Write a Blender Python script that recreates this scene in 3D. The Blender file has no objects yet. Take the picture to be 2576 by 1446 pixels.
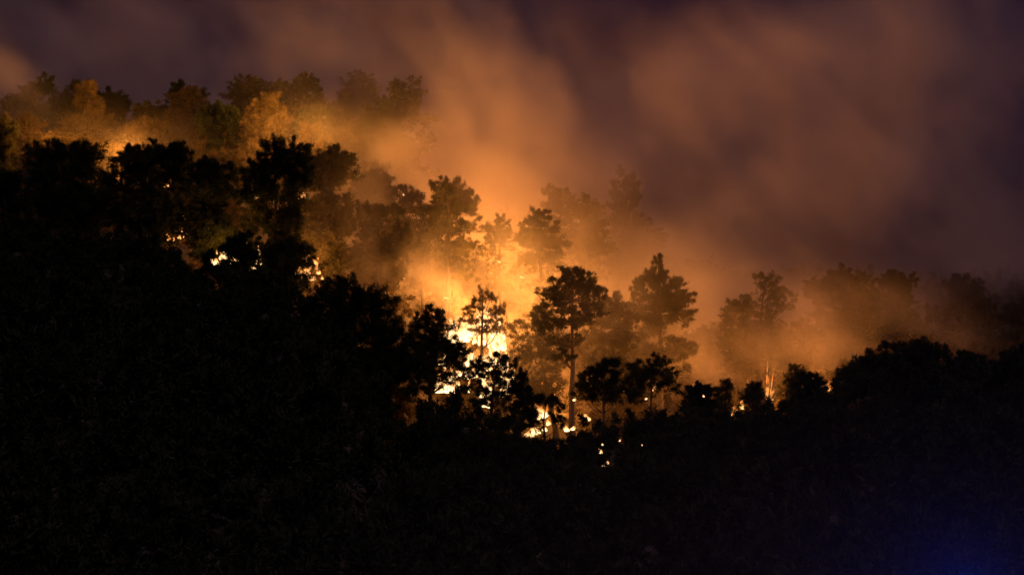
import bpy, math, random
import numpy as np
from mathutils import Vector

random.seed(7)
rng = np.random.default_rng(11)
scene = bpy.context.scene
col = scene.collection

# ------------------------------------------------------------------ camera
K = 0.4 / 2576.0            # metres per survey unit per metre of distance
HOR = 1064.0                # survey row of the horizon


def P(px, py, Y):
    """survey reading (bearing px, elevation py) at distance Y -> point in metres"""
    return ((px - 1288.0) * K * Y, Y, (HOR - py) * K * Y)


cam_d = bpy.data.cameras.new('camera')
cam = bpy.data.objects.new('camera', cam_d)
col.objects.link(cam)
cam.location = (0, 0, 0)
cam.rotation_euler = (math.pi / 2, 0, 0)
cam_d.sensor_width = 36
cam_d.lens = 90
cam_d.shift_y = (HOR - 723) / 2576
cam_d.clip_start = 0.5
cam_d.clip_end = 9000
scene.camera = cam

# ------------------------------------------------------------------ world, fill lamp, exposure
world = bpy.data.worlds.new('World')
scene.world = world
world.use_nodes = True
wn = world.node_tree
wn.nodes.clear()
sky = wn.nodes.new('ShaderNodeTexSky')
sky.sky_type = 'NISHITA'
sky.sun_disc = False
sky.sun_elevation = math.radians(-2.0)
sky.sun_rotation = math.radians(60)
sky.ozone_density = 10.0
bg = wn.nodes.new('ShaderNodeBackground')
bg.inputs['Strength'].default_value = 0.08
out = wn.nodes.new('ShaderNodeOutputWorld')
wn.links.new(sky.outputs[0], bg.inputs[0])
wn.links.new(bg.outputs[0], out.inputs[0])

mauve_fill_d = bpy.data.lights.new('mauve_fill_light', 'SUN')  # added fill lamp without a visible source, tints distant smoke mauve
mauve_fill_d.energy = 0.62
mauve_fill_d.color = (0.80, 0.50, 0.68)
mauve_fill_d.angle = math.radians(0.5)
mauve_fill = bpy.data.objects.new('mauve_fill_light', mauve_fill_d)
col.objects.link(mauve_fill)
mauve_fill.rotation_euler = (math.radians(38), 0, math.radians(20))

scene.view_settings.view_transform = 'Standard'
scene.view_settings.look = 'None'
scene.view_settings.gamma = 1
scene.view_settings.use_curve_mapping = False
scene.view_settings.exposure = 0.0
cy = scene.cycles
cy.max_bounces = 6
cy.diffuse_bounces = 2
cy.glossy_bounces = 1
cy.transmission_bounces = 2
cy.transparent_max_bounces = 16
cy.volume_bounces = 3
cy.volume_step_rate = 2.5
cy.volume_max_steps = 256
cy.use_denoising = True
cy.use_adaptive_sampling = True
cy.adaptive_threshold = 0.02
cy.sample_clamp_indirect = 4.0

# ------------------------------------------------------------------ helpers


def tag(o, label=None, cat=None, group=None, kind=None):
    for k, v in (('label', label), ('category', cat), ('group', group), ('kind', kind)):
        if v:
            o[k] = v


def link(name, me, parent=None, loc=None):
    o = bpy.data.objects.new(name, me)
    col.objects.link(o)
    if parent is not None:
        o.parent = parent
    if loc is not None:
        o.location = loc
    return o


def mesh_from(name, V, F, mat, smooth=False):
    """V (n,3), F (m,3 or m,4) arrays"""
    V = np.asarray(V, dtype=np.float32)
    F = np.asarray(F, dtype=np.int32)
    me = bpy.data.meshes.new(name)
    k = F.shape[1]
    me.vertices.add(len(V))
    me.vertices.foreach_set('co', V.ravel())
    me.loops.add(F.size)
    me.loops.foreach_set('vertex_index', F.ravel())
    me.polygons.add(len(F))
    me.polygons.foreach_set('loop_start', np.arange(0, F.size, k, dtype=np.int32))
    me.polygons.foreach_set('loop_total', np.full(len(F), k, dtype=np.int32))
    if smooth:
        me.polygons.foreach_set('use_smooth', np.ones(len(F), dtype=bool))
    me.update(calc_edges=True)
    me.materials.append(mat)
    return me


def unit(v):
    return v / (np.linalg.norm(v, axis=-1, keepdims=True) + 1e-9)


def tufts(C, A, L, W, n=5, spread=0.8):
    """needle tufts: at each centre C a fan of n narrow triangles round the axis A"""
    m = len(C)
    d = unit(A[:, None, :] + spread * rng.normal(size=(m, n, 3)))
    l = (L * (0.6 + 0.8 * rng.random((m, n, 1))))
    perp = unit(np.cross(d, rng.normal(size=(m, n, 3))))
    w = W * (0.7 + 0.6 * rng.random((m, n, 1)))
    base = C[:, None, :]
    v = np.stack([base + d * l * 0.25 - perp * w * 0.5, base + d * l * 0.25 + perp * w * 0.5, base + d * l,
                  ], axis=2)
    V = v.reshape(-1, 3)
    F = np.arange(len(V), dtype=np.int32).reshape(-1, 3)
    return V, F


def clump_points(c, r, n, lumps=11, fill=0.75):
    """points of one needle clump, itself made of smaller lumps"""
    c = np.array(c)
    r = np.array(r)
    u = unit(rng.normal(size=(lumps, 3)))
    lc = u * (0.25 + 0.68 * rng.random((lumps, 1)))
    lr = 0.13 + 0.25 * rng.random(lumps)
    idx = rng.integers(0, lumps, n)
    q = unit(rng.normal(size=(n, 3))) * (rng.random((n, 1)) ** fill) * np.array([1, 1, 1.35])
    up = unit(u * np.array([1, 1, 0.6]) + np.array([0, 0, 0.55]))
    st = rng.random((n, 1)) ** 1.5
    p = lc[idx] + q * lr[idx][:, None] * (1 - 0.65 * st) + up[idx] * st * (0.25 + 0.3 * rng.random((lumps, 1))[idx])
    return c + p * r, unit(p * np.array([1, 1, 1]) + np.array([0, 0, 0.5]))


def tube(path, radii, sides=6):
    path = np.asarray(path, float)
    n = len(path)
    t = unit(np.gradient(path, axis=0))
    ref = np.array([0.3, 1.0, 0.1])
    a = unit(np.cross(t, ref))
    b = np.cross(t, a)
    ang = np.linspace(0, 2 * math.pi, sides, endpoint=False)
    V = (path[:, None, :] + np.asarray(radii)[:, None, None]
         * (np.cos(ang)[None, :, None] * a[:, None, :] + np.sin(ang)[None, :, None] * b[:, None, :])).reshape(-1, 3)
    F = []
    for i in range(n - 1):
        for j in range(sides):
            k2 = (j + 1) % sides
            F.append((i * sides + j, i * sides + k2, (i + 1) * sides + k2, (i + 1) * sides + j))
    return V, np.array(F)


def join(parts):
    Vs, Fs, o = [], [], 0
    for V, F in parts:
        Vs.append(V)
        Fs.append(F + o)
        o += len(V)
    return np.concatenate(Vs), np.concatenate(Fs)

# ------------------------------------------------------------------ materials


def new_mat(name):
    m = bpy.data.materials.new(name)
    m.use_nodes = True
    m.node_tree.nodes.clear()
    return m, m.node_tree.nodes, m.node_tree.links


def foliage_mat(name, c1, c2, trans=0.35, scale=0.6):
    m, N, L = new_mat(name)
    o = N.new('ShaderNodeOutputMaterial')
    geo = N.new('ShaderNodeNewGeometry')
    nz = N.new('ShaderNodeTexNoise')
    nz.inputs['Scale'].default_value = scale
    nz.inputs['Detail'].default_value = 3
    L.new(geo.outputs['Position'], nz.inputs['Vector'])
    cr = N.new('ShaderNodeValToRGB')
    cr.color_ramp.elements[0].position = 0.35
    cr.color_ramp.elements[0].color = (*c1, 1)
    cr.color_ramp.elements[1].position = 0.65
    cr.color_ramp.elements[1].color = (*c2, 1)
    L.new(nz.outputs['Fac'], cr.inputs[0])
    df = N.new('ShaderNodeBsdfDiffuse')
    tr = N.new('ShaderNodeBsdfTranslucent')
    mx = N.new('ShaderNodeMixShader')
    mx.inputs[0].default_value = trans
    L.new(cr.outputs[0], df.inputs[0])
    L.new(cr.outputs[0], tr.inputs[0])
    L.new(df.outputs[0], mx.inputs[1])
    L.new(tr.outputs[0], mx.inputs[2])
    L.new(mx.outputs[0], o.inputs[0])
    return m


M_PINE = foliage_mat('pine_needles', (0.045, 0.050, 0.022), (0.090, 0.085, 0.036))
M_DARK = foliage_mat('shade_dark_foliage', (0.016, 0.026, 0.014), (0.034, 0.046, 0.022), 0.2)  # foliage colour darkened so shaded, backlit crowns read black
M_FIRELIT = foliage_mat('scrub_and_firelit_pine', (0.050, 0.042, 0.020), (0.105, 0.080, 0.038), 0.35, 0.35)  # scrub colour; on pine crowns it puts the firelight into the foliage


def bark_mat():
    m, N, L = new_mat('bark')
    o = N.new('ShaderNodeOutputMaterial')
    b = N.new('ShaderNodeBsdfPrincipled')
    b.inputs['Roughness'].default_value = 0.9
    geo = N.new('ShaderNodeNewGeometry')
    nz = N.new('ShaderNodeTexNoise')
    nz.inputs['Scale'].default_value = 5
    nz.inputs['Detail'].default_value = 5
    L.new(geo.outputs['Position'], nz.inputs['Vector'])
    cr = N.new('ShaderNodeValToRGB')
    cr.color_ramp.elements[0].color = (0.012, 0.010, 0.008, 1)
    cr.color_ramp.elements[1].color = (0.05, 0.038, 0.028, 1)
    L.new(nz.outputs['Fac'], cr.inputs[0])
    L.new(cr.outputs[0], b.inputs['Base Color'])
    bp = N.new('ShaderNodeBump')
    bp.inputs['Distance'].default_value = 0.05
    L.new(nz.outputs['Fac'], bp.inputs['Height'])
    L.new(bp.outputs[0], b.inputs['Normal'])
    L.new(b.outputs[0], o.inputs[0])
    return m


M_BARK = bark_mat()


def ground_mat():
    m, N, L = new_mat('hillside_earth')
    o = N.new('ShaderNodeOutputMaterial')
    b = N.new('ShaderNodeBsdfPrincipled')
    b.inputs['Roughness'].default_value = 1.0
    geo = N.new('ShaderNodeNewGeometry')
    nz = N.new('ShaderNodeTexNoise')
    nz.inputs['Scale'].default_value = 0.5
    nz.inputs['Detail'].default_value = 8
    L.new(geo.outputs['Position'], nz.inputs['Vector'])
    cr = N.new('ShaderNodeValToRGB')
    cr.color_ramp.elements[0].position = 0.35
    cr.color_ramp.elements[0].color = (0.015, 0.016, 0.009, 1)
    cr.color_ramp.elements[1].position = 0.7
    cr.color_ramp.elements[1].color = (0.055, 0.045, 0.03, 1)
    L.new(nz.outputs['Fac'], cr.inputs[0])
    L.new(cr.outputs[0], b.inputs['Base Color'])
    L.new(b.outputs[0], o.inputs[0])
    return m


M_GROUND = ground_mat()


def flame_mat(name, base, tip, s0, s1):
    """the flame's own glow: white-hot low down, orange at the tips, thin at the rim"""
    m, N, L = new_mat(name)
    o = N.new('ShaderNodeOutputMaterial')
    tc = N.new('ShaderNodeTexCoord')
    sp = N.new('ShaderNodeSeparateXYZ')
    L.new(tc.outputs['Generated'], sp.inputs[0])
    nz = N.new('ShaderNodeTexNoise')
    nz.inputs['Scale'].default_value = 2.6
    nz.inputs['Detail'].default_value = 5
    geo = N.new('ShaderNodeNewGeometry')
    L.new(geo.outputs['Position'], nz.inputs['Vector'])
    ad = N.new('ShaderNodeMath')
    ad.operation = 'MULTIPLY_ADD'
    L.new(nz.outputs['Fac'], ad.inputs[0])
    ad.inputs[1].default_value = 0.8
    ad.inputs[2].default_value = -0.4
    a2 = N.new('ShaderNodeMath')
    a2.operation = 'ADD'
    a2.use_clamp = True
    L.new(ad.outputs[0], a2.inputs[0])
    L.new(sp.outputs['Z'], a2.inputs[1])
    cr = N.new('ShaderNodeValToRGB')
    cr.color_ramp.elements[0].color = (*base, 1)
    cr.color_ramp.elements[1].color = (*tip, 1)
    L.new(a2.outputs[0], cr.inputs[0])
    st = N.new('ShaderNodeMapRange')
    st.inputs['To Min'].default_value = s0
    st.inputs['To Max'].default_value = s1
    L.new(a2.outputs[0], st.inputs['Value'])
    em = N.new('ShaderNodeEmission')
    L.new(cr.outputs[0], em.inputs[0])
    L.new(st.outputs[0], em.inputs[1])
    lw = N.new('ShaderNodeLayerWeight')
    lw.inputs[0].default_value = 0.45
    inv = N.new('ShaderNodeMath')
    inv.operation = 'SUBTRACT'
    inv.inputs[0].default_value = 1.0
    L.new(lw.outputs['Facing'], inv.inputs[1])
    ml = N.new('ShaderNodeMath')
    ml.operation = 'MULTIPLY'
    ml.use_clamp = True
    L.new(inv.outputs[0], ml.inputs[0])
    rg = N.new('ShaderNodeMath')
    rg.operation = 'MULTIPLY_ADD'
    rg.use_clamp = True
    rg.inputs[1].default_value = 6.0
    rg.inputs[2].default_value = -2.5
    L.new(nz.outputs['Fac'], rg.inputs[0])
    L.new(rg.outputs[0], ml.inputs[1])
    m3 = N.new('ShaderNodeMath')
    m3.operation = 'MULTIPLY'
    m3.use_clamp = True
    m3.inputs[1].default_value = 1.3
    L.new(ml.outputs[0], m3.inputs[0])
    tp = N.new('ShaderNodeBsdfTransparent')
    mx = N.new('ShaderNodeMixShader')
    L.new(m3.outputs[0], mx.inputs[0])
    L.new(tp.outputs[0], mx.inputs[1])
    L.new(em.outputs[0], mx.inputs[2])
    L.new(mx.outputs[0], o.inputs[0])
    m.cycles.emission_sampling = 'NONE'
    return m


M_FLAME = flame_mat('flame', (1.0, 0.46, 0.14), (1.0, 0.27, 0.04), 3.2, 0.6)
M_HOT = flame_mat('white_hot_flame', (1.0, 0.66, 0.30), (1.0, 0.36, 0.08), 4.6, 0.9)
M_STREAK = flame_mat('thin_orange_flame', (1.0, 0.40, 0.10), (1.0, 0.26, 0.04), 1.6, 0.8)
M_EMBER = flame_mat('ember', (1.0, 0.60, 0.28), (1.0, 0.36, 0.08), 3.0, 1.0)

# ------------------------------------------------------------------ ground
xs_c = [-600, 0, 200, 400, 520, 700, 780, 860, 940, 985, 1050, 1100, 1180, 1300, 1420, 1460, 1560, 1700, 1800, 1860, 1960, 2090, 2120, 2200, 2350, 2450, 2576, 3200]
ys_c = [600, 640, 640, 680, 740, 770, 800, 880, 1000, 1185, 1110, 1080, 1080, 1150, 1190, 1150, 1110, 1100, 1135, 1110, 1080, 1060, 1010, 985, 985, 975, 965, 930]
xs_f = [-600, 0, 400, 600, 780, 1000, 1100, 1200, 1300, 1450, 1560, 1800, 1950, 2100, 2300, 2576, 3200]
ys_f = [600, 615, 625, 690, 725, 800, 880, 960, 1060, 1090, 1080, 1080, 1030, 1000, 950, 930, 900]
xs_m = [-600, 0, 400, 800, 1000, 1200, 1440, 1700, 2000, 2576, 3200]
ys_m = [520, 520, 530, 640, 710, 800, 900, 930, 900, 860, 840]
xs_r = [-600, 0, 400, 800, 1000, 1200, 1500, 1800, 2100, 2576, 3200]
ys_r = [360, 370, 350, 340, 400, 540, 650, 710, 730, 740, 750]


def ground(X, Y):
    X = np.asarray(X, float)
    Y = np.asarray(Y, float)
    Yc = np.clip(Y, 110, 340)
    px = 1288 + X / (K * Yc)
    zc = (HOR - np.interp(px, xs_c, ys_c)) * K * 215
    zf = (HOR - np.interp(px, xs_f, ys_f)) * K * 245
    zm = (HOR - np.interp(px, xs_m, ys_m)) * K * 265
    zr = (HOR - np.interp(px, xs_r, ys_r)) * K * 300
    zd = np.minimum(zc, zf) - 1.0
    knots = [(-4000, -40), (-60, -8), (0, -1.8), (60, -30), (110, -27), (215, zc), (230, zd), (245, zf), (265, zm), (300, zr), (340, zr - 8), (600, -25), (9000, -40)]
    z = np.zeros(np.broadcast(X, Y).shape) + knots[0][1]
    for (y0, z0), (y1, z1) in zip(knots[:-1], knots[1:]):
        t = np.clip((Y - y0) / (y1 - y0), 0, 1)
        z = np.where(Y >= y0, z0 + (z1 - z0) * t, z)
    z = z + 0.35 * np.sin(X * 0.31 + Y * 0.13) + 0.25 * np.sin(X * 0.83 - Y * 0.57)
    return z


gx = np.concatenate([[-4000, -2000, -900, -400, -200, -120], np.arange(-90, 91, 1.5), [120, 200, 400, 900, 2000, 4000]])
gy = np.concatenate([[-3000, -800, -200, -60, -20, 0, 20, 40, 60, 80, 95], np.arange(105, 345, 2.0), [360, 400, 450, 520, 600, 900, 1500, 3000, 8000]])
GX, GY = np.meshgrid(gx, gy)
GZ = ground(GX, GY)
V = np.stack([GX, GY, GZ], -1).reshape(-1, 3)
nx = len(gx)
ii = np.arange(len(gy) - 1)[:, None] * nx + np.arange(nx - 1)[None, :]
F = np.stack([ii, ii + 1, ii + nx + 1, ii + nx], -1).reshape(-1, 4)
g = link('hillside', mesh_from('hillside', V, F, M_GROUND, True))
tag(g, kind='structure')

# ------------------------------------------------------------------ smoke
SMOKE_COL = (0.95, 0.87, 0.79)
# (px, py, Y, radius px, radius py, depth radius m, tilt deg, density per m)
BLOBS = [
    # low smoke that hangs among the trees of the far slope
    (1250, 640, 288, 420, 190, 18, 0, 0.022),
    (1750, 800, 285, 420, 170, 18, 0, 0.020),
    (2350, 780, 285, 360, 150, 20, 0, 0.012),
    (1200, 760, 247, 150, 130, 7, 0, 0.022),
    (1230, 600, 258, 300, 190, 10, 0, 0.024),
    (1700, 840, 255, 460, 150, 12, 0, 0.024),
    (1370, 1000, 244, 100, 80, 6, 0, 0.040),
    (1080, 680, 243, 360, 70, 5, 0, 0.025),
    (1750, 900, 243, 400, 60, 5, 0, 0.022),
    (2200, 840, 258, 360, 110, 12, 0, 0.016),
    (880, 590, 255, 180, 130, 9, 0, 0.015),
    (300, 300, 336, 520, 110, 18, 0, 0.012),
    (380, 380, 280, 480, 80, 9, 0, 0.005),
    (1600, 800, 233, 460, 150, 5, 0, 0.009),
    (1050, 620, 236, 260, 120, 5, 0, 0.008),
    # rising plume over the main fire
    (1150, 380, 280, 130, 240, 15, 10, 0.058),
    (1260, 130, 288, 200, 150, 16, 25, 0.042),
    (850, 100, 305, 170, 180, 16, 25, 0.034),
    (1420, 330, 292, 210, 180, 16, 0, 0.036),
    # drift to the right
    (1800, 260, 288, 240, 130, 17, 40, 0.055),
    (2200, 110, 290, 340, 160, 18, 15, 0.055),
    (2250, 380, 286, 320, 120, 17, 25, 0.045),
    (1850, 540, 284, 280, 120, 16, 20, 0.030),
    # upper left veil
    (130, 60, 330, 260, 170, 15, -30, 0.040),
    (520, 100, 330, 340, 150, 16, 0, 0.030),
    (-30, 190, 300, 70, 120, 14, 0, 0.060),
    (1300, 300, 345, 2000, 420, 22, 0, 0.024),
    (2400, 600, 290, 300, 160, 20, 0, 0.014),
]
# clear sky at top; elsewhere smoke is thinned to shape dark, unlit streaks
VOIDS = [
    (1660, -10, 315, 340, 130, 120, 8, 1.0),
    (1790, 40, 315, 130, 120, 120, 0, 1.0),
    (1610, 120, 300, 60, 150, 60, 0, 0.5),
    (1000, 260, 300, 60, 120, 60, 35, 0.8),
    (2520, 560, 300, 230, 110, 60, 10, 0.35),
    (470, 140, 325, 230, 130, 60, 15, 0.30),
    (1560, 560, 285, 60, 120, 60, 10, 0.6),
    (2560, 60, 305, 120, 160, 60, 0, 0.8),
]
V0, V1 = (-105, 228, -8), (110, 385, 64)
RES = (230, 140, 100)

gn = bpy.data.node_groups.new('smoke_field', 'GeometryNodeTree')
gn.interface.new_socket('Geometry', in_out='OUTPUT', socket_type='NodeSocketGeometry')
N, L = gn.nodes, gn.links
go = N.new('NodeGroupOutput')
vc = N.new('GeometryNodeVolumeCube')
vc.inputs['Min'].default_value = V0
vc.inputs['Max'].default_value = V1
vc.inputs['Resolution X'].default_value = RES[0]
vc.inputs['Resolution Y'].default_value = RES[1]
vc.inputs['Resolution Z'].default_value = RES[2]
pos = N.new('GeometryNodeInputPosition')


def math_n(op, a, b=None, c=None, clamp=False):
    n = N.new('ShaderNodeMath')
    n.operation = op
    n.use_clamp = clamp
    for i, v in enumerate((a, b, c)):
        if v is None:
            continue
        if isinstance(v, (int, float)):
            n.inputs[i].default_value = v
        else:
            L.new(v, n.inputs[i])
    return n.outputs[0]


def vmath(op, a, b=None):
    n = N.new('ShaderNodeVectorMath')
    n.operation = op
    for i, v in enumerate((a, b)):
        if v is None:
            continue
        if isinstance(v, tuple):
            n.inputs[i].default_value = v
        else:
            L.new(v, n.inputs[i])
    return n.outputs['Value'] if op in ('LENGTH', 'DOT_PRODUCT') else n.outputs['Vector']


def noise_n(vec, scale, detail, rough, color=False):
    n = N.new('ShaderNodeTexNoise')
    n.inputs['Scale'].default_value = scale
    n.inputs['Detail'].default_value = detail
    n.inputs['Roughness'].default_value = rough
    L.new(vec, n.inputs['Vector'])
    return n.outputs['Color' if color else 'Fac']


# wind-sheared turbulence
warp = vmath('MULTIPLY', vmath('SUBTRACT', noise_n(pos.outputs[0], 0.045, 2, 0.5, True), (0.5, 0.5, 0.5)), (26, 26, 20))
wp = vmath('ADD', pos.outputs[0], warp)
rot = N.new('ShaderNodeVectorRotate')
rot.rotation_type = 'Y_AXIS'
rot.inputs['Angle'].default_value = math.radians(-50)
L.new(wp, rot.inputs['Vector'])
shear = vmath('MULTIPLY', rot.outputs[0], (0.55, 0.6, 1.25))
fb = noise_n(shear, 0.06, 7, 0.6)
total = None
clear = None
for (bx, by, bY, rx, ry, rd, tilt, amp) in BLOBS + VOIDS:
    c = P(bx, by, bY)
    sx, sz = rx * K * bY, ry * K * bY
    d = vmath('SUBTRACT', wp, c)
    if tilt:
        r = N.new('ShaderNodeVectorRotate')
        r.rotation_type = 'Y_AXIS'
        r.inputs['Angle'].default_value = math.radians(tilt)
        L.new(d, r.inputs['Vector'])
        d = r.outputs[0]
    d = vmath('MULTIPLY', d, (1 / sx, 1 / rd, 1 / sz))
    q = math_n('MULTIPLY', vmath('DOT_PRODUCT', d, d), -1.0)
    e = math_n('MULTIPLY', math_n('EXPONENT', q), amp)
    if amp > 0.2:
        f = math_n('SUBTRACT', 1.0, e)
        clear = f if clear is None else math_n('MULTIPLY', clear, f)
        continue
    total = e if total is None else math_n('ADD', total, e)
mod = math_n('MULTIPLY_ADD', fb, 10.0, -4.0)
fine = noise_n(shear, 0.21, 5, 0.6)
mod = math_n('MAXIMUM', mod, 0.05)
mod = math_n('MULTIPLY', mod, math_n('MAXIMUM', math_n('MULTIPLY_ADD', fine, 6.5, -2.25), 0.08))
mod = math_n('MULTIPLY', mod, clear)
dens = math_n('MULTIPLY', total, mod)
L.new(dens, vc.inputs['Density'])

m, MN, ML = new_mat('smoke')
mo = MN.new('ShaderNodeOutputMaterial')
pv = MN.new('ShaderNodeVolumePrincipled')
pv.inputs['Color'].default_value = (*SMOKE_COL, 1)
pv.inputs['Density'].default_value = 1.0
pv.inputs['Anisotropy'].default_value = 0.25
ML.new(pv.outputs[0], mo.inputs['Volume'])
M_SMOKE = m
sm = N.new('GeometryNodeSetMaterial')
sm.inputs['Material'].default_value = M_SMOKE
L.new(vc.outputs[0], sm.inputs[0])
L.new(sm.outputs[0], go.inputs[0])
sme = bpy.data.meshes.new('smoke')
sme.materials.append(M_SMOKE)
smo = link('smoke', sme)
md = smo.modifiers.new('smoke_field', 'NODES')
md.node_group = gn
tag(smo, label='orange and mauve smoke rising over the burning slope', kind='stuff')

# ------------------------------------------------------------------ trees


def make_tree(label, Y, clumps, lean=0.0, mat=M_PINE, dens=1.0, name='pine_tree', cat='pine tree', group=None, base_px=None, needle=0.34, limbs=True, depth=0.9, skirt=1):
    """clumps: (px, py, rx, ry) survey readings of the needle masses"""
    cx = base_px if base_px is not None else np.mean([c[0] for c in clumps])
    X0 = P(cx, 0, Y)[0]
    z0 = float(ground(X0, Y)) - 0.15
    root = bpy.data.objects.new(name, None)
    col.objects.link(root)
    root.location = (X0, Y, z0)
    root.empty_display_size = 0.5
    tag(root, label, cat, group)
    o3 = np.array([X0, Y, z0])
    cl = []
    mx = np.mean([c[0] for c in clumps])
    half = max(abs(c[0] - mx) + c[2] for c in clumps) * K * Y
    for (px, py, rx, ry) in clumps:
        p = np.array(P(px, py, Y)) - o3
        edge = min(1.0, abs(px - mx) * K * Y / half)
        p[1] += rng.uniform(-1, 1) * half * math.sqrt(max(0.05, 1 - edge ** 2)) * 0.6 * depth
        wide = 1.45 if group in (SMK, RIM) else 1.3
        r = np.array([wide * rx * K * Y, 0.6 * (rx + ry) * K * Y * depth, 1.22 * ry * K * Y])
        cl.append((p, r))
    parts = []
    for p, r in cl:
        n = int(dens * 460 * (r[0] * r[2]) ** 0.9) + 60
        lum = int(np.clip(10 + r[0] * r[2] * 9, 12, 44))
        C, A = clump_points(p, r, n, lum)
        parts.append(tufts(C, A, needle, needle * 0.15, n=6))
    # loose hanging sprays below and between the main masses
    if skirt:
        zlo = max(1.2, min(c[0][2] for c in cl))
        xw = half * 0.85
        ns = int(12 + half * 8)
        for k in range(ns):
            zz = rng.uniform(max(0.6, zlo * (0.25 if skirt > 1 else 0.5)), zlo * 1.15)
            p = np.array([(mx - cx) * K * Y + rng.uniform(-1, 1) * xw * (0.45 + 0.55 * zz / zlo), rng.uniform(-.6, .6) * xw, zz])
            rr = rng.uniform(0.4, 1.0) * (0.8 + half * 0.2)
            C, A = clump_points(p, np.array([rr * 1.2, rr, rr * 0.7]), int(dens * 120 * rr * rr), 14)
            parts.append(tufts(C, A, needle * 1.35, needle * 0.19, n=6))
    V, F = join(parts)
    link('crown', mesh_from('crown', V, F, mat), root)
    # trunk and limbs
    top = max(cl, key=lambda c: c[0][2])
    tp = top[0].copy()
    h = tp[2]
    mid = np.array([np.mean([c[0][0] for c in cl]), np.mean([c[0][1] for c in cl]), h * 0.6])
    ts = np.linspace(0, 1, 9)
    ctrl = [np.zeros(3), np.array([mid[0] * 0.25 + lean, mid[1] * 0.2, h * 0.35]), mid * np.array([0.8, 0.8, 1]), tp]
    path = []
    for t in ts:
        b = [(1 - t) ** 3, 3 * t * (1 - t) ** 2, 3 * t * t * (1 - t), t ** 3]
        path.append(sum(bb * cc for bb, cc in zip(b, ctrl)))
    path = np.array(path) + rng.normal(size=(9, 3)) * 0.04 * np.array([1, 1, 0])
    path[0] = 0
    r0 = 0.10 + 0.017 * h
    rad = r0 * (1 - 0.85 * ts)
    rad[0] *= 1.35
    tparts = [tube(path, rad, 8)]
    if limbs:
        for p, r in cl:
            for k in range(2 if r[0] > 0.8 else 1):
                tgt = p + rng.normal(size=3) * r * 0.35
                za = max(0.25 * h, tgt[2] - abs(tgt[0]) * 0.6 - 0.6)
                i = int(np.argmin(abs(path[:, 2] - za)))
                a = path[i]
                m1 = (a + tgt) / 2 + np.array([0, 0, -0.15 * np.linalg.norm(tgt - a)])
                tparts.append(tube([a, m1, tgt], [rad[i] * 0.5, rad[i] * 0.3, 0.02], 5))
    V, F = join(tparts)
    link('trunk', mesh_from('trunk', V, F, M_BARK, True), root)
    return root


def auto(x0, y0, x1, y1, n=7, seed=0, taper=0.35, size=0.30):
    """irregular crown inside a survey box; narrower towards the top"""
    r = random.Random(seed)
    w, h = x1 - x0, y1 - y0
    cl = [((x0 + x1) / 2 + r.uniform(-.12, .12) * w, y0 + h * 0.16, w * 0.2, h * 0.16)]
    for k in range(n):
        t = (k + 0.7) / n
        ww = (taper + (1 - taper) * math.sin(math.pi * min(1, 0.25 + 0.6 * t))) * 0.5
        side = (-1) ** k * r.uniform(0.25, 0.85)
        s = size * r.uniform(0.75, 1.2)
        cxx = (x0 + x1) / 2 + side * (ww - s * 0.5) * w
        cl.append((cxx, y0 + h * (0.15 + 0.72 * t) + r.uniform(-.05, .05) * h, w * s * 0.75, h * s * 0.55))
    cl.append(((x0 + x1) / 2, (y0 + y1) / 2, w * 0.24, h * 0.28))
    return cl


RIDGE = 'pines on the ridge at upper left'
UP = 'dark pines above the upper fires'
SMK = 'pines standing in the glowing smoke'
RIM = 'black bushes along the lower edge of the glow'

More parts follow.
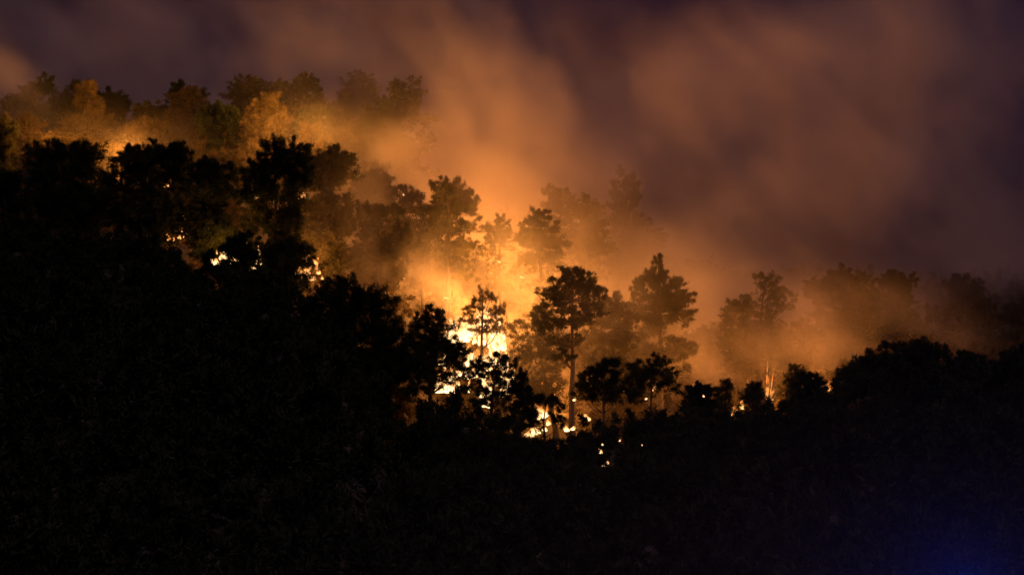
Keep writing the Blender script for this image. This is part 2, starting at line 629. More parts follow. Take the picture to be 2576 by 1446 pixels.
TREES = [
    # --- ridge, upper left
    ('dark leaning pine at the far left end of the ridge', 292, [(35, 285, 30, 30), (60, 262, 32, 26), (92, 240, 30, 24), (118, 218, 22, 20), (70, 300, 40, 30)], M_DARK, 1.2, RIDGE),
    ('olive pine just right of the dark leaning one', 296, [(165, 250, 34, 26), (205, 228, 28, 20), (150, 290, 44, 28), (190, 300, 40, 30)], M_PINE, 1.0, RIDGE),
    ('fire-lit yellow pine beside the notch in the ridge', 286, [(225, 250, 24, 30), (238, 300, 34, 34), (205, 330, 40, 30), (250, 345, 34, 26)], M_FIRELIT, 1.1, RIDGE),
    ('small dark pine right of the notch in the ridge', 297, [(275, 248, 24, 18), (292, 262, 26, 16), (268, 270, 18, 16)], M_DARK, 1.3, RIDGE),
    ('low brown pine under the lowest stretch of ridge', 294, auto(320, 262, 450, 350, 6, 3), M_PINE, 0.9, RIDGE),
    ('pale brown bushy pine left of the dark blob', 292, auto(420, 225, 520, 330, 6, 5), M_FIRELIT, 0.9, RIDGE),
    ('ridge pine with a black tuft on top', 297, [(455, 228, 22, 16), (440, 245, 20, 14), (475, 250, 34, 24), (450, 290, 40, 30)], M_DARK, 1.1, RIDGE),
    ('round black pine in the middle of the lit ridge', 280, [(530, 285, 24, 22), (560, 282, 28, 22), (545, 305, 34, 22), (580, 300, 20, 22), (565, 325, 24, 14)], M_DARK, 1.5, RIDGE),
    ('brown ridge pine standing tallest over the black round one', 298, auto(560, 195, 680, 300, 7, 8), M_PINE, 0.9, RIDGE),
    ('pointed ridge pine against the mauve smoke', 296, [(770, 200, 14, 18), (755, 215, 14, 14), (785, 222, 16, 18), (765, 245, 40, 24), (740, 265, 34, 24)], M_DARK, 1.2, RIDGE),
    ('wide ridge pine left of the pointed one', 297, auto(660, 205, 740, 300, 6, 12), M_PINE, 1.0, RIDGE),
    ('small dark pine below the pointed ridge pine', 284, [(780, 292, 28, 18), (805, 300, 20, 22), (765, 305, 22, 16)], M_DARK, 1.4, RIDGE),
    ('faint pine fading into smoke at the right end of the ridge', 315, [(905, 205, 22, 16), (880, 230, 30, 22), (920, 240, 26, 26), (890, 270, 44, 30)], M_PINE, 0.9, RIDGE),
    ('grey pine deep in smoke beyond the ridge end', 322, auto(830, 240, 900, 330, 6, 15), M_PINE, 0.8, RIDGE),
    ('tall dark pine leaning into the plume', 282, [(1025, 235, 34, 30), (1000, 270, 44, 30), (975, 300, 44, 30), (950, 330, 40, 28), (1035, 280, 22, 26)], M_DARK, 1.1, RIDGE),
    ('dark narrow pine under the leaning one', 285, [(880, 352, 24, 18), (865, 375, 22, 18), (895, 385, 18, 16), (850, 400, 26, 16)], M_DARK, 1.3, RIDGE),
    ('yellow-lit bushy pine in the hollow at far left', 282, auto(60, 330, 190, 430, 7, 19), M_FIRELIT, 0.9, RIDGE),
    ('yellow-lit bushy pine above the gap between dark crowns', 281, auto(300, 300, 420, 400, 7, 20), M_FIRELIT, 0.9, RIDGE),
    ('yellow-lit pine between black round pine and dark crowns', 279, auto(590, 300, 720, 400, 7, 21), M_FIRELIT, 0.9, RIDGE),
    ('ochre pine right of the black round one', 281, auto(620, 240, 720, 340, 7, 22), M_FIRELIT, 0.8, RIDGE),
    ('brown half-lit pine at the left edge of the photograph', 270, auto(-60, 300, 50, 460, 7, 23), M_PINE, 1.0, RIDGE),
    # --- second row, dark above the upper fires
    ('broad dark pine, leftmost of the second row', 236, [(120, 395, 44, 34), (170, 385, 50, 28), (220, 400, 44, 34), (150, 440, 60, 44), (220, 455, 50, 44), (110, 470, 36, 40), (180, 510, 64, 44), (240, 520, 34, 34)], M_DARK, 1.3, UP),
    ('tall black pine with fire glinting under its crown', 234, [(330, 400, 36, 28), (375, 385, 36, 26), (425, 385, 40, 28), (452, 405, 26, 34), (400, 430, 50, 36), (330, 445, 44, 36), (440, 455, 34, 30), (310, 490, 36, 36), (370, 490, 36, 28), (330, 540, 44, 30)], M_DARK, 1.5, UP),
    ('black pine between the two upper fires', 233, [(525, 420, 30, 24), (510, 450, 34, 30), (560, 445, 34, 28), (530, 490, 44, 34), (575, 480, 26, 30), (510, 530, 34, 26), (535, 560, 30, 20)], M_DARK, 1.5, UP),
    ('large black pine left of the third fire', 232, [(690, 395, 44, 34), (735, 395, 38, 34), (650, 440, 40, 36), (710, 450, 54, 44), (760, 440, 34, 34), (640, 490, 34, 34), (690, 520, 54, 50), (660, 570, 44, 40), (720, 600, 50, 50), (690, 650, 50, 40)], M_DARK, 1.5, UP),
    ('ragged dark pine behind the large black one', 248, [(800, 410, 26, 20), (830, 405, 22, 18), (855, 395, 26, 24), (780, 440, 34, 28), (840, 435, 34, 20)], M_PINE, 1.2, UP),
    ('black pine at the left edge, below the ridge', 228, [(10, 460, 40, 34), (40, 500, 44, 40), (-10, 520, 50, 40), (50, 560, 44, 36), (0, 590, 60, 40)], M_DARK, 1.5, UP),
    ('flat-topped pine over the third fire with bare trunk', 240, [(760, 525, 34, 20), (800, 510, 36, 24), (845, 515, 30, 22), (740, 560, 30, 26), (800, 550, 50, 30), (860, 555, 24, 30), (830, 600, 34, 24), (770, 600, 24, 20)], M_PINE, 1.1, UP, 786),
    ('brown thin pine among lit smoke left of the second fire', 246, auto(150, 480, 270, 590, 7, 31), M_PINE, 0.8, UP),
    ('small copper-lit bush above the second fire', 246, auto(545, 500, 615, 590, 6, 32), M_FIRELIT, 0.6, UP),
    ('dark bush at the foot of the large black pine', 226, auto(560, 590, 650, 660, 6, 33), M_DARK, 1.2, UP),
    # --- in smoke, centre
    ('round-headed pine left of the pale plume', 250, [(915, 545, 34, 26), (950, 540, 30, 24), (985, 545, 24, 22), (900, 575, 28, 22), (945, 580, 40, 22), (1005, 585, 24, 22), (930, 620, 34, 20)], M_PINE, 1.1, SMK, 955),
    ('faint small pine above the round-headed one', 268, [(1010, 490, 22, 18), (1045, 500, 18, 22), (1020, 520, 26, 16)], M_FIRELIT, 0.6, SMK),
    ('tall dark pine at the foot of the pale plume', 262, [(1130, 470, 22, 24), (1110, 490, 26, 24), (1150, 490, 28, 24), (1180, 495, 16, 22), (1125, 525, 44, 28), (1165, 530, 28, 24), (1085, 545, 30, 24), (1075, 575, 24, 20)], M_PINE, 1.3, SMK),
    ('small thin pine straight above the white fire', 264, [(1258, 562, 14, 14), (1240, 580, 16, 12), (1272, 582, 12, 12), (1250, 600, 22, 12)], M_PINE, 0.9, SMK),
    ('tiny pine low left of the glow', 258, [(1062, 620, 16, 16), (1070, 640, 20, 16), (1055, 655, 14, 12)], M_PINE, 0.9, SMK),
    ('slender pine right above the glow with thin trunk', 258, [(1358, 545, 22, 18), (1345, 570, 26, 20), (1375, 575, 24, 20), (1330, 605, 26, 20), (1365, 610, 32, 20), (1395, 615, 20, 18), (1350, 645, 40, 18)], M_PINE, 0.9, SMK, 1366),
    ('pine with twin round heads far up in the smoke', 278, [(1385, 492, 18, 18), (1416, 490, 14, 14), (1390, 520, 18, 14), (1425, 530, 20, 20)], M_PINE, 0.9, SMK),
    ('pale broad pine right of the twin heads', 274, auto(1430, 500, 1530, 640, 7, 41), M_PINE, 0.8, SMK),
    ('dim pine streaked by smoke, up right of the glow', 290, [(1575, 480, 26, 40), (1560, 530, 24, 34), (1590, 570, 30, 34), (1600, 610, 50, 22)], M_PINE, 1.0, SMK),
    ('tallest pine right of the white fire, bare straight trunk', 240, [(1440, 692, 30, 20), (1410, 715, 32, 24), (1460, 715, 28, 26), (1395, 745, 28, 24), (1440, 748, 44, 26), (1485, 745, 26, 26), (1512, 735, 12, 18), (1400, 780, 40, 18), (1455, 785, 34, 18), (1362, 790, 20, 24), (1380, 830, 26, 20), (1490, 775, 34, 16), (1425, 815, 34, 16), (1470, 815, 22, 12), (1400, 860, 34, 14), (1415, 895, 26, 12), (1450, 850, 16, 10)], M_DARK, 0.9, SMK, 1441),
    ('wispy olive pine at the left foot of the tallest pine', 246, [(1300, 822, 28, 16), (1345, 820, 30, 16), (1375, 850, 34, 24), (1330, 855, 40, 26), (1395, 885, 30, 26), (1350, 895, 34, 24), (1400, 920, 22, 18)], M_PINE, 0.55, SMK, 1400),
    ('pointed pine right of the tallest one', 250, [(1656, 668, 10, 18), (1650, 690, 22, 18), (1630, 712, 24, 18), (1675, 712, 32, 22), (1695, 735, 24, 24), (1645, 745, 34, 22), (1605, 735, 18, 20), (1680, 765, 34, 18), (1735, 750, 14, 12), (1650, 800, 40, 24)], M_PINE, 1.2, SMK),
    ('loose pine between the tallest and the pointed one', 246, [(1548, 760, 22, 20), (1530, 790, 22, 22), (1565, 785, 22, 20), (1545, 820, 26, 20), (1510, 810, 20, 18), (1590, 800, 18, 18), (1500, 855, 20, 20), (1535, 860, 22, 20)], M_PINE, 1.0, SMK),
    ('hazy broad pine right of centre with a knob on top', 258, [(1930, 700, 20, 20), (1935, 730, 30, 18), (1850, 780, 30, 24), (1890, 770, 34, 24), (1960, 765, 22, 20), (1990, 750, 12, 16), (1860, 820, 40, 30), (1920, 815, 40, 28), (1845, 860, 30, 24), (1895, 860, 40, 26)], M_PINE, 0.8, SMK),
    ('dark leaning pine in the brown smoke at right', 262, [(2125, 680, 16, 16), (2110, 705, 34, 18), (2070, 725, 34, 22), (2150, 715, 34, 22), (2110, 745, 54, 20), (2170, 740, 22, 22)], M_PINE, 1.2, SMK),
    ('dim pine right of the dark leaning one', 268, auto(2205, 680, 2300, 800, 7, 44), M_PINE, 0.8, SMK),
    ('barely visible pine near the right edge', 280, auto(2360, 690, 2480, 820, 7, 45), M_PINE, 0.8, SMK),
    ('ghostly thin pine in front of the orange slope at right', 262, auto(2060, 780, 2200, 900, 7, 46), M_FIRELIT, 0.5, SMK),
    ('brown pine low in smoke below the round-headed one', 252, auto(860, 610, 1010, 720, 7, 47), M_FIRELIT, 0.6, SMK),
    ('ochre thin pine on the slope below the dark narrow one', 268, auto(880, 430, 990, 540, 7, 48), M_FIRELIT, 0.7, SMK),
    ('ochre bush crowning the slope left of the glow', 274, auto(1040, 660, 1150, 740, 6, 49), M_FIRELIT, 0.6, SMK),
    # --- round the main fire
    ('thin sapling lit through by the white fire', 236, [(1212, 742, 10, 16), (1235, 752, 9, 14), (1200, 765, 16, 12), (1178, 785, 16, 12), (1225, 785, 22, 12), (1258, 785, 12, 18), (1200, 812, 26, 14), (1248, 815, 20, 16), (1170, 810, 14, 10), (1215, 835, 34, 12)], M_FIRELIT, 0.45, SMK, 1207),
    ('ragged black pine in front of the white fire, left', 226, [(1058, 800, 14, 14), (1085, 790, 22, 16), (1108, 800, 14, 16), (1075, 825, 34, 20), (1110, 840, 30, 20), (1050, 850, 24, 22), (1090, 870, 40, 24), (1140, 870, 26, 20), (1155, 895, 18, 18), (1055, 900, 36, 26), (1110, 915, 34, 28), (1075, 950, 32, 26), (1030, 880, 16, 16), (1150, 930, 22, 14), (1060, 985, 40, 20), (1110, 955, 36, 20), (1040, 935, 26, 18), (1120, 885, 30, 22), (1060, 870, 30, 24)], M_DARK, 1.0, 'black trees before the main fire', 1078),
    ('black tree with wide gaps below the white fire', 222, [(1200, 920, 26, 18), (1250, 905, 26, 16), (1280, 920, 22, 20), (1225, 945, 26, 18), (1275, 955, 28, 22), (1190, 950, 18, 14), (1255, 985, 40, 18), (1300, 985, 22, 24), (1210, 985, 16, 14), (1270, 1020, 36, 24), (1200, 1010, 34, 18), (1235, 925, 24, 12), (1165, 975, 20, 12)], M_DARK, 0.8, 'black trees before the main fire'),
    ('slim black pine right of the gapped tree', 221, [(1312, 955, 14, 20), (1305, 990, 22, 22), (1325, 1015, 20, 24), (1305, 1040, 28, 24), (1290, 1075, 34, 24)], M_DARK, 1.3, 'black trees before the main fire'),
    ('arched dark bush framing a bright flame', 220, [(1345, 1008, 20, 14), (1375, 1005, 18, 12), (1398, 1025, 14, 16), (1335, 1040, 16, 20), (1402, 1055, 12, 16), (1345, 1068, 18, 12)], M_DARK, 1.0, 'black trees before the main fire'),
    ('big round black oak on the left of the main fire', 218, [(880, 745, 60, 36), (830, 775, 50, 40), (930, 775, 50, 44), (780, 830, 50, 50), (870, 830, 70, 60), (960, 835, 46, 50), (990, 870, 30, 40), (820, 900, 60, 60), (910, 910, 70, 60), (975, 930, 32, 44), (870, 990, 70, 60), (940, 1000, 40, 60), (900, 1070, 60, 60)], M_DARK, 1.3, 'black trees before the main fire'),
    ('brown-lit bush in the dark gully left of the white fire', 230, auto(955, 930, 1050, 1100, 7, 55), M_FIRELIT, 0.5, 'black trees before the main fire'),
    # --- rim at the right
    ('dark rounded bush right of the tallest trunk', 226, [(1520, 925, 28, 22), (1490, 950, 26, 22), (1540, 955, 36, 26), (1470, 985, 24, 20), (1515, 990, 44, 26), (1570, 995, 30, 24)], M_DARK, 1.2, RIM),
    ('fluffy dark tree right of the rounded bush', 230, [(1640, 915, 26, 20), (1610, 935, 26, 18), (1665, 935, 24, 20), (1635, 960, 40, 22), (1600, 975, 24, 20), (1675, 975, 22, 20)], M_DARK, 1.0, RIM),
    ('black dome-shaped bush low in the middle right', 222, auto(1710, 965, 1800, 1050, 6, 61), M_DARK, 1.4, RIM),
    ('thin sapling beside the dome-shaped bush', 230, auto(1800, 955, 1845, 1060, 6, 62), M_PINE, 0.7, RIM),
    ('small feathery bush left of the thin fire streak', 224, auto(1870, 965, 1925, 1020, 5, 63), M_PINE, 0.9, RIM),
    ('spindly pine right of the thin fire streak', 232, auto(1965, 915, 2030, 1010, 6, 64), M_PINE, 0.5, RIM),
    ('squat black bush before the yellow gap', 221, auto(1995, 940, 2075, 1020, 6, 65), M_DARK, 1.5, RIM),
    ('black step-edged bush right of the yellow gap', 221, auto(2105, 925, 2180, 1010, 6, 66), M_DARK, 1.5, RIM),
    ('largest black crown on the right skyline', 219, [(2200, 915, 34, 26), (2260, 890, 40, 26), (2305, 880, 36, 26), (2345, 900, 28, 34), (2230, 940, 50, 34), (2310, 940, 50, 40), (2170, 950, 30, 30)], M_DARK, 1.4, RIM),
    ('rounded black crown near the right edge', 219, auto(2380, 885, 2480, 980, 6, 68), M_DARK, 1.4, RIM),
    ('black crown cut off by the right edge', 218, auto(2500, 870, 2620, 970, 6, 69), M_DARK, 1.4, RIM),
]
for k, t in enumerate(TREES):
    label, Y, cl, mat, dn, grp = t[:6]
    if grp == SMK and Y < 270:
        Y = max(234, Y - 5)
    bush = 'bush' in label.split()
    oak = 'oak' in label.split()
    cat = 'bush' if bush else ('oak tree' if oak else ('sapling' if 'sapling' in label else ('tree' if 'pine' not in label else 'pine tree')))
    name = 'bush' if bush else ('oak_tree' if oak else ('sapling' if 'sapling' in label else ('tree' if 'pine' not in label else 'pine_tree')))
    make_tree(label, Y, cl, mat=mat, dens=dn, group=grp, base_px=t[6] if len(t) > 6 else None, name=name, cat=cat, skirt=0 if t[6:] in ((1207,), (1441,), (1078,)) or 'gapped' in label or 'gaps' in label or 'rounded bush' in label or 'arched' in label else 1,
              needle=0.30 if Y < 260 else 0.36)

# fill of the far slope: crowns that run into one another, shared shapes
def fill_trees(spots, what, group, mat, w, h, dens, seed, anchors, rows):
    protos = []
    used = set()
    for k, (px, py, Y) in enumerate(spots):
        row = rows[k % len(rows)]
        for ax, an in sorted(anchors, key=lambda a: abs(a[0] - px)):
            d = px - ax
            rel = 'straight behind' if abs(d) < 12 else ('just ' if abs(d) < 38 else 'well ') + ('left of' if d < 0 else 'right of')
            label = '%s%s, %s %s' % (row, what, rel, an)
            if label not in used:
                break
        used.add(label)
        if k < 5:
            t = make_tree(label, Y, auto(px - w / 2, py, px + w / 2, py + h, 8, seed + k), mat=mat, dens=dens, group=group, base_px=px, skirt=2, needle=0.36)
            protos.append(t)
            continue
        src = protos[k % 5]
        t = src.copy()
        col.objects.link(t)
        t['label'] = label
        X = P(px, 0, Y)[0]
        z = float(ground(X, Y)) - 0.15
        t.location = (X, Y, z)
        top = P(px, py, Y)[2]
        hs = max((c.data.vertices[0].co.z * 0 + max(v[2] for v in c.bound_box)) for c in src.children)
        sc = min(1.7, max(0.45, (top - z) / hs))
        t.scale = (sc * random.uniform(0.9, 1.3), sc, sc)
        t.rotation_euler = (0, random.uniform(-0.1, 0.14), random.uniform(0, 6.28))
        for ch in src.children:
            c = ch.copy()
            col.objects.link(c)
            c.parent = t


bpy.context.view_layer.update()
rf = random.Random(5)
spots = []
for k in range(34):
    px = -60 + k * 30 + rf.uniform(-12, 12)
    row = k % 3
    spots.append((px, [275, 310, 350][row] + rf.uniform(-18, 18) + (25 if 300 < px < 420 else 0), [291, 283, 275][row] + rf.uniform(-3, 3)))
fill_trees(spots, 'ochre pine of the fire-lit band', 'lit pines of the upper left band', M_FIRELIT, 100, 110, 0.9, 100,
           [(90, 'the dark leaning pine'), (170, 'the broad dark pine'), (240, 'the ridge notch'), (385, 'the tall black pine'), (460, 'the black-tufted ridge pine'), (550, 'the round black pine'), (630, 'the tallest ridge pine'), (705, 'the large black pine'), (780, 'the pointed ridge pine'), (885, 'the dark narrow pine'), (1000, 'the plume-leaning pine')],
           ['top-row ', 'middle-row ', 'lowest-row '])
spots = []
for k in range(22):
    px = 1560 + k * 50 + rf.uniform(-20, 20)
    row = k % 2
    spots.append((px, [650, 735][row] + rf.uniform(-25, 25) + max(0, (1800 - px) * -0.1), [296, 280][row] + rf.uniform(-4, 4)))
fill_trees(spots, 'brown pine veiled by smoke', 'smoke-veiled pines of the right slope', M_PINE, 110, 120, 0.8, 200,
           [(1575, 'the dim streaked pine'), (1660, 'the pointed pine'), (1780, 'the dome-shaped bush'), (1930, 'the hazy pine with a knob'), (2035, 'the squat black bush'), (2120, 'the dark leaning pine'), (2270, 'the largest black crown'), (2430, 'the rounded black crown'), (2550, 'the edge crown')],
           ['far ', 'near '])
spots = []
for k in range(16):
    px = 820 + k * 26 + rf.uniform(-12, 12)
    spots.append((px, 440 + (px - 820) * 0.62 + rf.uniform(-40, 60), 272 + rf.uniform(-6, 8)))
fill_trees(spots, 'hazy brown pine of the middle slope', 'hazy pines of the middle slope', M_PINE, 90, 110, 0.7, 300,
           [(820, 'the flat-topped pine'), (885, 'the dark narrow pine'), (955, 'the round-headed pine'), (1030, 'the faint small pine'), (1062, 'the tiny low pine'), (1130, 'the plume-foot pine'), (1212, 'the lit sapling')],
           [''])

spots = []
for k in range(16):
    px = 1480 + k * 46 + rf.uniform(-16, 16)
    spots.append((px, 800 + rf.uniform(-50, 45), 258 + rf.uniform(-6, 8)))
fill_trees(spots, 'orange-hazed low pine', 'low pines in the orange haze right of the fire', M_FIRELIT, 100, 110, 0.5, 400,
           [(1520, 'the dark rounded bush'), (1545, 'the loose pine'), (1640, 'the fluffy dark tree'), (1755, 'the dome-shaped bush'), (1822, 'the thin sapling at right'), (1900, 'the small feathery bush'), (1930, 'the thin fire streak'), (2000, 'the spindly pine'), (2035, 'the squat black bush'), (2092, 'the yellow gap in the rim'), (2140, 'the step-edged bush')],
           [''])

# ------------------------------------------------------------------ ground cover nobody could count


def cover(name, label, pts, rmin, rmax, per, mat, needle, flat=0.8):
    C, A = [], []
    for (x, y) in pts:
        r = rng.uniform(rmin, rmax)
        z = float(ground(x, y)) + r * flat * 0.5
        c, a = clump_points((x, y, z), (r, r, r * flat), int(per * r * r), 6)
        C.append(c)
        A.append(a)
    V, F = tufts(np.concatenate(C), np.concatenate(A), needle, needle * 0.3, n=4)
    o = link(name, mesh_from(name, V, F, mat))
    tag(o, label, kind='stuff')
    return o


def scatter(y0, y1, step, jitter=0.5, x_over=650, excl=()):
    pts = []
    y = y0
    while y < y1:
        xw = (1288 + x_over) * K * y
        x = -xw
        while x < xw:
            a, b = x + rng.uniform(-1, 1) * step * jitter, y + rng.uniform(-1, 1) * step * jitter
            if not any((a - ex) ** 2 + ((b - ey) * 0.35) ** 2 < er * er for ex, ey, er in excl):
                pts.append((a, b))
            x += step
        y += step
    return pts


SPOT = [P(1525, 1140, 208), P(1535, 1165, 207), P(1618, 1118, 210), P(1200, 1075, 216)]
excl = [(s[0], s[1], 1.1) for s in SPOT]
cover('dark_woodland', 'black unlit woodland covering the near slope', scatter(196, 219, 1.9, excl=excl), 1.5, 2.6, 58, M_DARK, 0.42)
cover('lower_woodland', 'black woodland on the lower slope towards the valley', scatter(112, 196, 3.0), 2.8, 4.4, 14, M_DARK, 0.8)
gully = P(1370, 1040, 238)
cover('undergrowth', 'fire-lit scrub covering the burning slope', scatter(222, 305, 2.3, excl=[(gully[0], gully[1], 3.2)]), 0.9, 2.4, 55, M_FIRELIT, 0.34)

# ------------------------------------------------------------------ fires


def tongue(h, r, seed):
    rr = random.Random(seed)
    n, s = 9, 10
    ph, ph2 = rr.uniform(0, 6), rr.uniform(0, 6)
    V = []
    for i in range(n):
        t = i / (n - 1)
        rad = r * (math.sin(math.pi * min(1, 0.22 + 0.78 * t)) ** 0.8 * (1 - 0.35 * t) + 0.02)
        ox = 0.35 * r * math.sin(ph + 4 * t) * t * 2
        oy = 0.35 * r * math.cos(ph2 + 3 * t) * t * 2
        for j in range(s):
            a = 2 * math.pi * j / s
            w = 1 + 0.28 * math.sin(3 * a + ph + 5 * t) + 0.15 * math.sin(5 * a + ph2 - 7 * t)
            V.append((ox + rad * w * math.cos(a), oy + rad * w * math.sin(a), t * h))
    F = [(i * s + j, i * s + (j + 1) % s, (i + 1) * s + (j + 1) % s, (i + 1) * s + j) for i in range(n - 1) for j in range(s)]
    return np.array(V), np.array(F)


FIRE_GAIN = 2.0
FLAME_SHAPES = [mesh_from('flame', *tongue(1.0, 0.30, k), M_FLAME, True) for k in range(4)]
HOT_SHAPES = [mesh_from('flame', *tongue(1.0, 0.34, 10 + k), M_HOT, True) for k in range(4)]
STREAK_SHAPES = [mesh_from('flame', *tongue(1.0, 0.30, 30 + k), M_STREAK, True) for k in range(3)]
EMBER_SHAPES = [mesh_from('ember', *tongue(1.0, 0.45, 20 + k), M_EMBER, True) for k in range(3)]


def fire(label, Y, tongues, power, shapes=FLAME_SHAPES, lamp_h=2.0, lamps=1, group='fires burning on the slope', lamp_r=2.5, color=(1.0, 0.305, 0.045), spread=0.8, behind=1.5):
    """tongues: (px, py of the foot, width px, height px)"""
    cx = np.mean([t[0] for t in tongues])
    cyy = max(t[1] for t in tongues)
    o = np.array(P(cx, cyy, Y))
    root = bpy.data.objects.new('fire', None)
    col.objects.link(root)
    root.location = o
    tag(root, label, 'fire', group)
    for (px, py, w, h) in tongues:
        me = random.choice(shapes)
        f = link('flame', me, root)
        f.location = np.array(P(px, py, Y)) - o + np.array([0, random.uniform(-spread, spread), 0])
        f.scale = (w * K * Y / 0.6, w * K * Y / 0.6, h * K * Y)
        f.rotation_euler = (random.uniform(-.15, .15), random.uniform(-.2, .2), random.uniform(0, 6.28))
    for k in range(lamps):
        t = tongues[(k * 2 + 1) % len(tongues)]
        ld = bpy.data.lights.new('fire_glow', 'POINT')
        ld.energy = FIRE_GAIN * power / lamps
        ld.color = color
        ld.shadow_soft_size = lamp_r
        lo = bpy.data.objects.new('fire_glow', ld)
        col.objects.link(lo)
        lo.parent = root
        lo.location = np.array(P(t[0], t[1], Y)) - o + np.array([0, behind, lamp_h * (0.6 + 0.5 * k)])
    return root


def cloud(x0, y0, x1, y1, n, wmin, wmax, seed):
    r = random.Random(seed)
    return [(r.uniform(x0, x1), r.uniform(y0, y1), r.uniform(wmin, wmax) * 0.8, r.uniform(wmin, wmax) * r.uniform(1.0, 3.2)) for _ in range(n)]


fire('white-hot blaze at the centre of the fire', 250,
     [(1170, 850, 44, 66), (1190, 845, 30, 60), (1150, 860, 30, 50)] + cloud(1125, 820, 1265, 885, 30, 12, 30, 5) + cloud(1160, 880, 1285, 935, 22, 10, 24, 6),
     19000, HOT_SHAPES, lamp_h=2.5, lamps=4, lamp_r=3.5, color=(1.0, 0.34, 0.06), spread=1.2)
fire('broken bright flames shining through the black gapped tree', 232,
     cloud(1095, 915, 1285, 1000, 50, 8, 26, 3) + [(1225, 1025, 26, 34), (1215, 1000, 20, 26)], 3000, HOT_SHAPES, lamp_h=1.5, lamps=2)
fire('bright flame framed by the arched bush', 224, [(1362, 1055, 22, 34), (1378, 1070, 12, 16), (1370, 1048, 16, 20)], 350, HOT_SHAPES, lamp_h=0.8)
fire('low pale flame slanting under the arched bush', 223, [(1335, 1100, 20, 18), (1350, 1092, 24, 22), (1367, 1084, 20, 18), (1425, 1085, 14, 16), (1440, 1082, 12, 12)], 350, HOT_SHAPES, lamp_h=0.8)
fire('uppermost small fire under the tall black pine', 235,
     [(425, 606, 10, 10), (450, 600, 10, 12), (445, 585, 8, 10), (400, 592, 16, 16), (375, 600, 8, 10), (458, 552, 14, 18), (392, 540, 13, 8), (490, 575, 6, 8)] + cloud(365, 575, 475, 612, 20, 3, 8, 21), 1500, FLAME_SHAPES, lamp_h=2.0)
fire('scattered bright fire spots under the black pine, second from left', 229,
     [(545, 668, 18, 18), (560, 655, 18, 22), (590, 660, 18, 22), (605, 665, 20, 26), (625, 670, 10, 12), (640, 678, 12, 10), (655, 665, 8, 10), (580, 645, 10, 12), (530, 675, 8, 8), (615, 645, 10, 14), (600, 680, 12, 8)] + cloud(525, 625, 655, 682, 26, 4, 12, 22), 1500, HOT_SHAPES, lamp_h=2.0)
fire('yellow fire at the foot of the flat-topped pine', 234,
     [(772, 660, 24, 36), (760, 700, 26, 24), (785, 705, 22, 22), (745, 690, 18, 16), (800, 690, 14, 18), (775, 690, 26, 24), (790, 665, 14, 18)] + cloud(735, 640, 815, 705, 12, 4, 12, 23), 3000, FLAME_SHAPES, lamp_h=2.2)
fire('hidden blaze glowing behind the second row at upper left', 272,
     [(200, 470, 30, 40), (300, 480, 34, 40), (360, 470, 26, 36), (120, 470, 20, 30), (420, 470, 20, 30)], 12500, FLAME_SHAPES, lamp_h=7.0, lamps=3, color=(1.0, 0.345, 0.05))
fire('hidden blaze glowing behind the large black pine', 274,
     [(640, 500, 30, 40), (690, 510, 26, 30), (540, 500, 26, 36), (760, 500, 26, 30)], 12000, FLAME_SHAPES, lamp_h=7.0, lamps=3, color=(1.0, 0.345, 0.05))
fire('thin orange streak of flame shooting up from the right rim', 236,
     [(1929, 1005, 7, 60), (1927, 1000, 3, 105), (1940, 1006, 14, 30), (1890, 1000, 3, 50), (1936, 1004, 3, 80)], 3500, STREAK_SHAPES, lamp_h=2.5, spread=0.2)
fire('yellow blaze in the gap of the right rim', 238,
     [(2092, 1000, 24, 44), (2065, 975, 20, 30), (2105, 975, 18, 30)], 2500, FLAME_SHAPES, lamp_h=2.5)
fire('orange fire in the dip right of the dome-shaped bush', 236,
     [(1850, 1055, 26, 40), (1835, 1050, 20, 30), (1865, 1030, 16, 34)], 3500, FLAME_SHAPES, lamp_h=2.5)
fire('blaze hidden on the slope left of the central glow', 262,
     [(1080, 790, 20, 24), (1050, 780, 20, 24), (1120, 790, 20, 24)], 3000, FLAME_SHAPES, lamp_h=3.5, lamps=2, lamp_r=3.5)
fire('blaze hidden on the slope right of the central glow', 262,
     [(1290, 870, 20, 24), (1330, 880, 20, 24), (1250, 870, 20, 24)], 4500, FLAME_SHAPES, lamp_h=4.0, lamps=2, lamp_r=3.5)
fire('blaze hidden high on the slope under the pale plume', 280,
     [(1190, 690, 20, 24), (1240, 700, 20, 24), (1150, 690, 20, 24)], 4500, FLAME_SHAPES, lamp_h=4.0, lamps=2, lamp_r=3.5)
fire('blaze hidden behind the dark bushes right of the tallest trunk', 256,
     [(1560, 990, 30, 40), (1640, 985, 26, 36), (1600, 990, 26, 30), (1740, 990, 26, 30)], 4300, FLAME_SHAPES, lamp_h=3, lamps=2, color=(1.0, 0.32, 0.05))
fire('blaze hidden behind the right rim below the brown smoke', 252,
     [(1980, 1000, 30, 36), (2060, 990, 26, 30), (2150, 980, 26, 30), (2250, 970, 26, 30)], 3000, FLAME_SHAPES, lamp_h=2, lamps=2, color=(1.0, 0.32, 0.05))
fire('fire in the bare gully left of the tallest trunk', 247,
     [(1400, 1060, 20, 24), (1420, 1075, 18, 18), (1350, 1030, 14, 20)], 5000, FLAME_SHAPES, lamp_h=2.2, lamps=2)

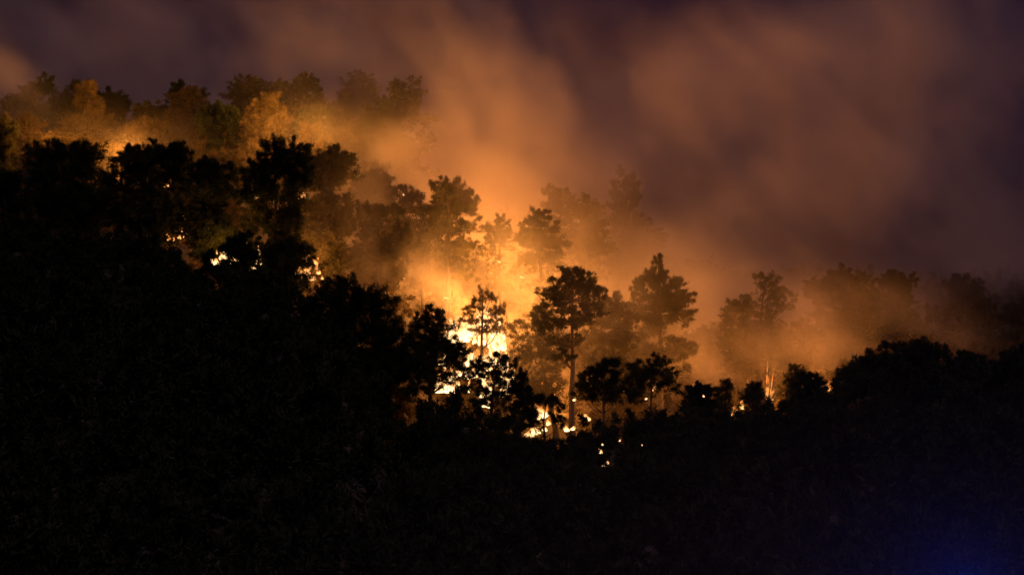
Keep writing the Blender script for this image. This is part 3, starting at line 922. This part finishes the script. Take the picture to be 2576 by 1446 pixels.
SPOTS = [
    ('small bright spot at the base of the tallest trunk', 228, [(1444, 1008, 9, 10)]),
    ('curled bright ember right below the tallest trunk', 226, [(1470, 1050, 12, 10), (1482, 1058, 9, 14)]),
    ('round white ember in the dark left of the gapped tree', 214, [(1193, 1080, 11, 12)]),
    ('faint ember beside the round white one', 214, [(1211, 1083, 7, 7)]),
    ('lower cluster of pale embers in the black wood', 205, [(1520, 1172, 14, 9), (1526, 1166, 9, 9)]),
    ('upper cluster of pale embers in the black wood', 206, [(1512, 1140, 11, 16), (1516, 1120, 6, 7), (1558, 1110, 7, 7)]),
    ('lone ember right of the pale clusters in the black wood', 208, [(1617, 1122, 8, 8)]),
    ('single spark on the big round black oak', 216, [(887, 722, 7, 8)]),
    ('pair of bright embers up the slope, right one of the pair', 248, [(1004, 752, 14, 8)]),
    ('pair of bright embers up the slope, left one of the pair', 248, [(966, 742, 8, 10)]),
    ('short row of sparks on the slope above the pair', 252, [(1008, 686, 12, 6), (1020, 692, 8, 5), (995, 680, 5, 5)]),
    ('flat spark left of the white-hot blaze', 246, [(1124, 752, 14, 7)]),
    ('spark on the slope below the slender pine', 252, [(1312, 700, 12, 8)]),
    ('tiny spark high above the white-hot blaze', 256, [(1256, 660, 7, 6)]),
    ('tiny spark on the foot of the fluffy dark tree', 226, [(1625, 1004, 8, 5)]),
    ('tiny spark on the dome-shaped bush', 219, [(1770, 998, 6, 6)]),
    ('spark in the top of the faint small pine', 262, [(1015, 492, 6, 5)]),
    ('row of sparks left of the third fire', 236, [(655, 668, 6, 8), (700, 685, 6, 5), (728, 690, 6, 6)]),
]
for label, Y, tg in SPOTS:
    o = np.array(P(tg[0][0], tg[0][1], Y))
    root = bpy.data.objects.new('ember', None)
    col.objects.link(root)
    root.location = o
    tag(root, label, 'ember', 'embers and sparks on the slope')
    for (px, py, w, h) in tg:
        e = link('glow_spot', random.choice(EMBER_SHAPES), root)
        e.location = np.array(P(px, py, Y)) - o
        e.scale = (w * K * Y / 0.9, w * K * Y / 0.9, h * K * Y)
        e.rotation_euler = (0, random.uniform(-.5, .5), random.uniform(0, 6))

# blue emergency light out of frame, low on the right
bd = bpy.data.lights.new('blue_beacon', 'POINT')
bd.energy = 1400
bd.color = (0.0, 0.05, 1.0)
bd.shadow_soft_size = 1.0
bo = bpy.data.objects.new('blue_beacon', bd)
col.objects.link(bo)
bo.location = P(2430, 1500, 118)

# thin haze added round the beacon to spread a smooth blue glow
vn = bpy.data.node_groups.new('blue_glow_haze_field', 'GeometryNodeTree')
vn.interface.new_socket('Geometry', in_out='OUTPUT', socket_type='NodeSocketGeometry')
N, L = vn.nodes, vn.links
go = N.new('NodeGroupOutput')
vc = N.new('GeometryNodeVolumeCube')
vc.inputs['Min'].default_value = (-35, 88, -32)
vc.inputs['Max'].default_value = (75, 150, 12)
for ax, n_ in (('X', 56), ('Y', 32), ('Z', 24)):
    vc.inputs['Resolution ' + ax].default_value = n_
pos = N.new('GeometryNodeInputPosition')
d = vmath('MULTIPLY', vmath('SUBTRACT', pos.outputs[0], (20, 119, -10)), (1 / 22, 1 / 12, 1 / 9))
e = math_n('EXPONENT', math_n('MULTIPLY', vmath('DOT_PRODUCT', d, d), -1.0))
L.new(math_n('MULTIPLY', e, 0.0035), vc.inputs['Density'])
sm = N.new('GeometryNodeSetMaterial')
sm.inputs['Material'].default_value = M_SMOKE
L.new(vc.outputs[0], sm.inputs[0])
L.new(sm.outputs[0], go.inputs[0])
vme = bpy.data.meshes.new('blue_glow_haze')
vme.materials.append(M_SMOKE)
vo = link('blue_glow_haze', vme)
vo.modifiers.new('blue_glow_haze_field', 'NODES').node_group = vn
tag(vo, label='added thin haze carrying the blue glow at lower right', kind='stuff')
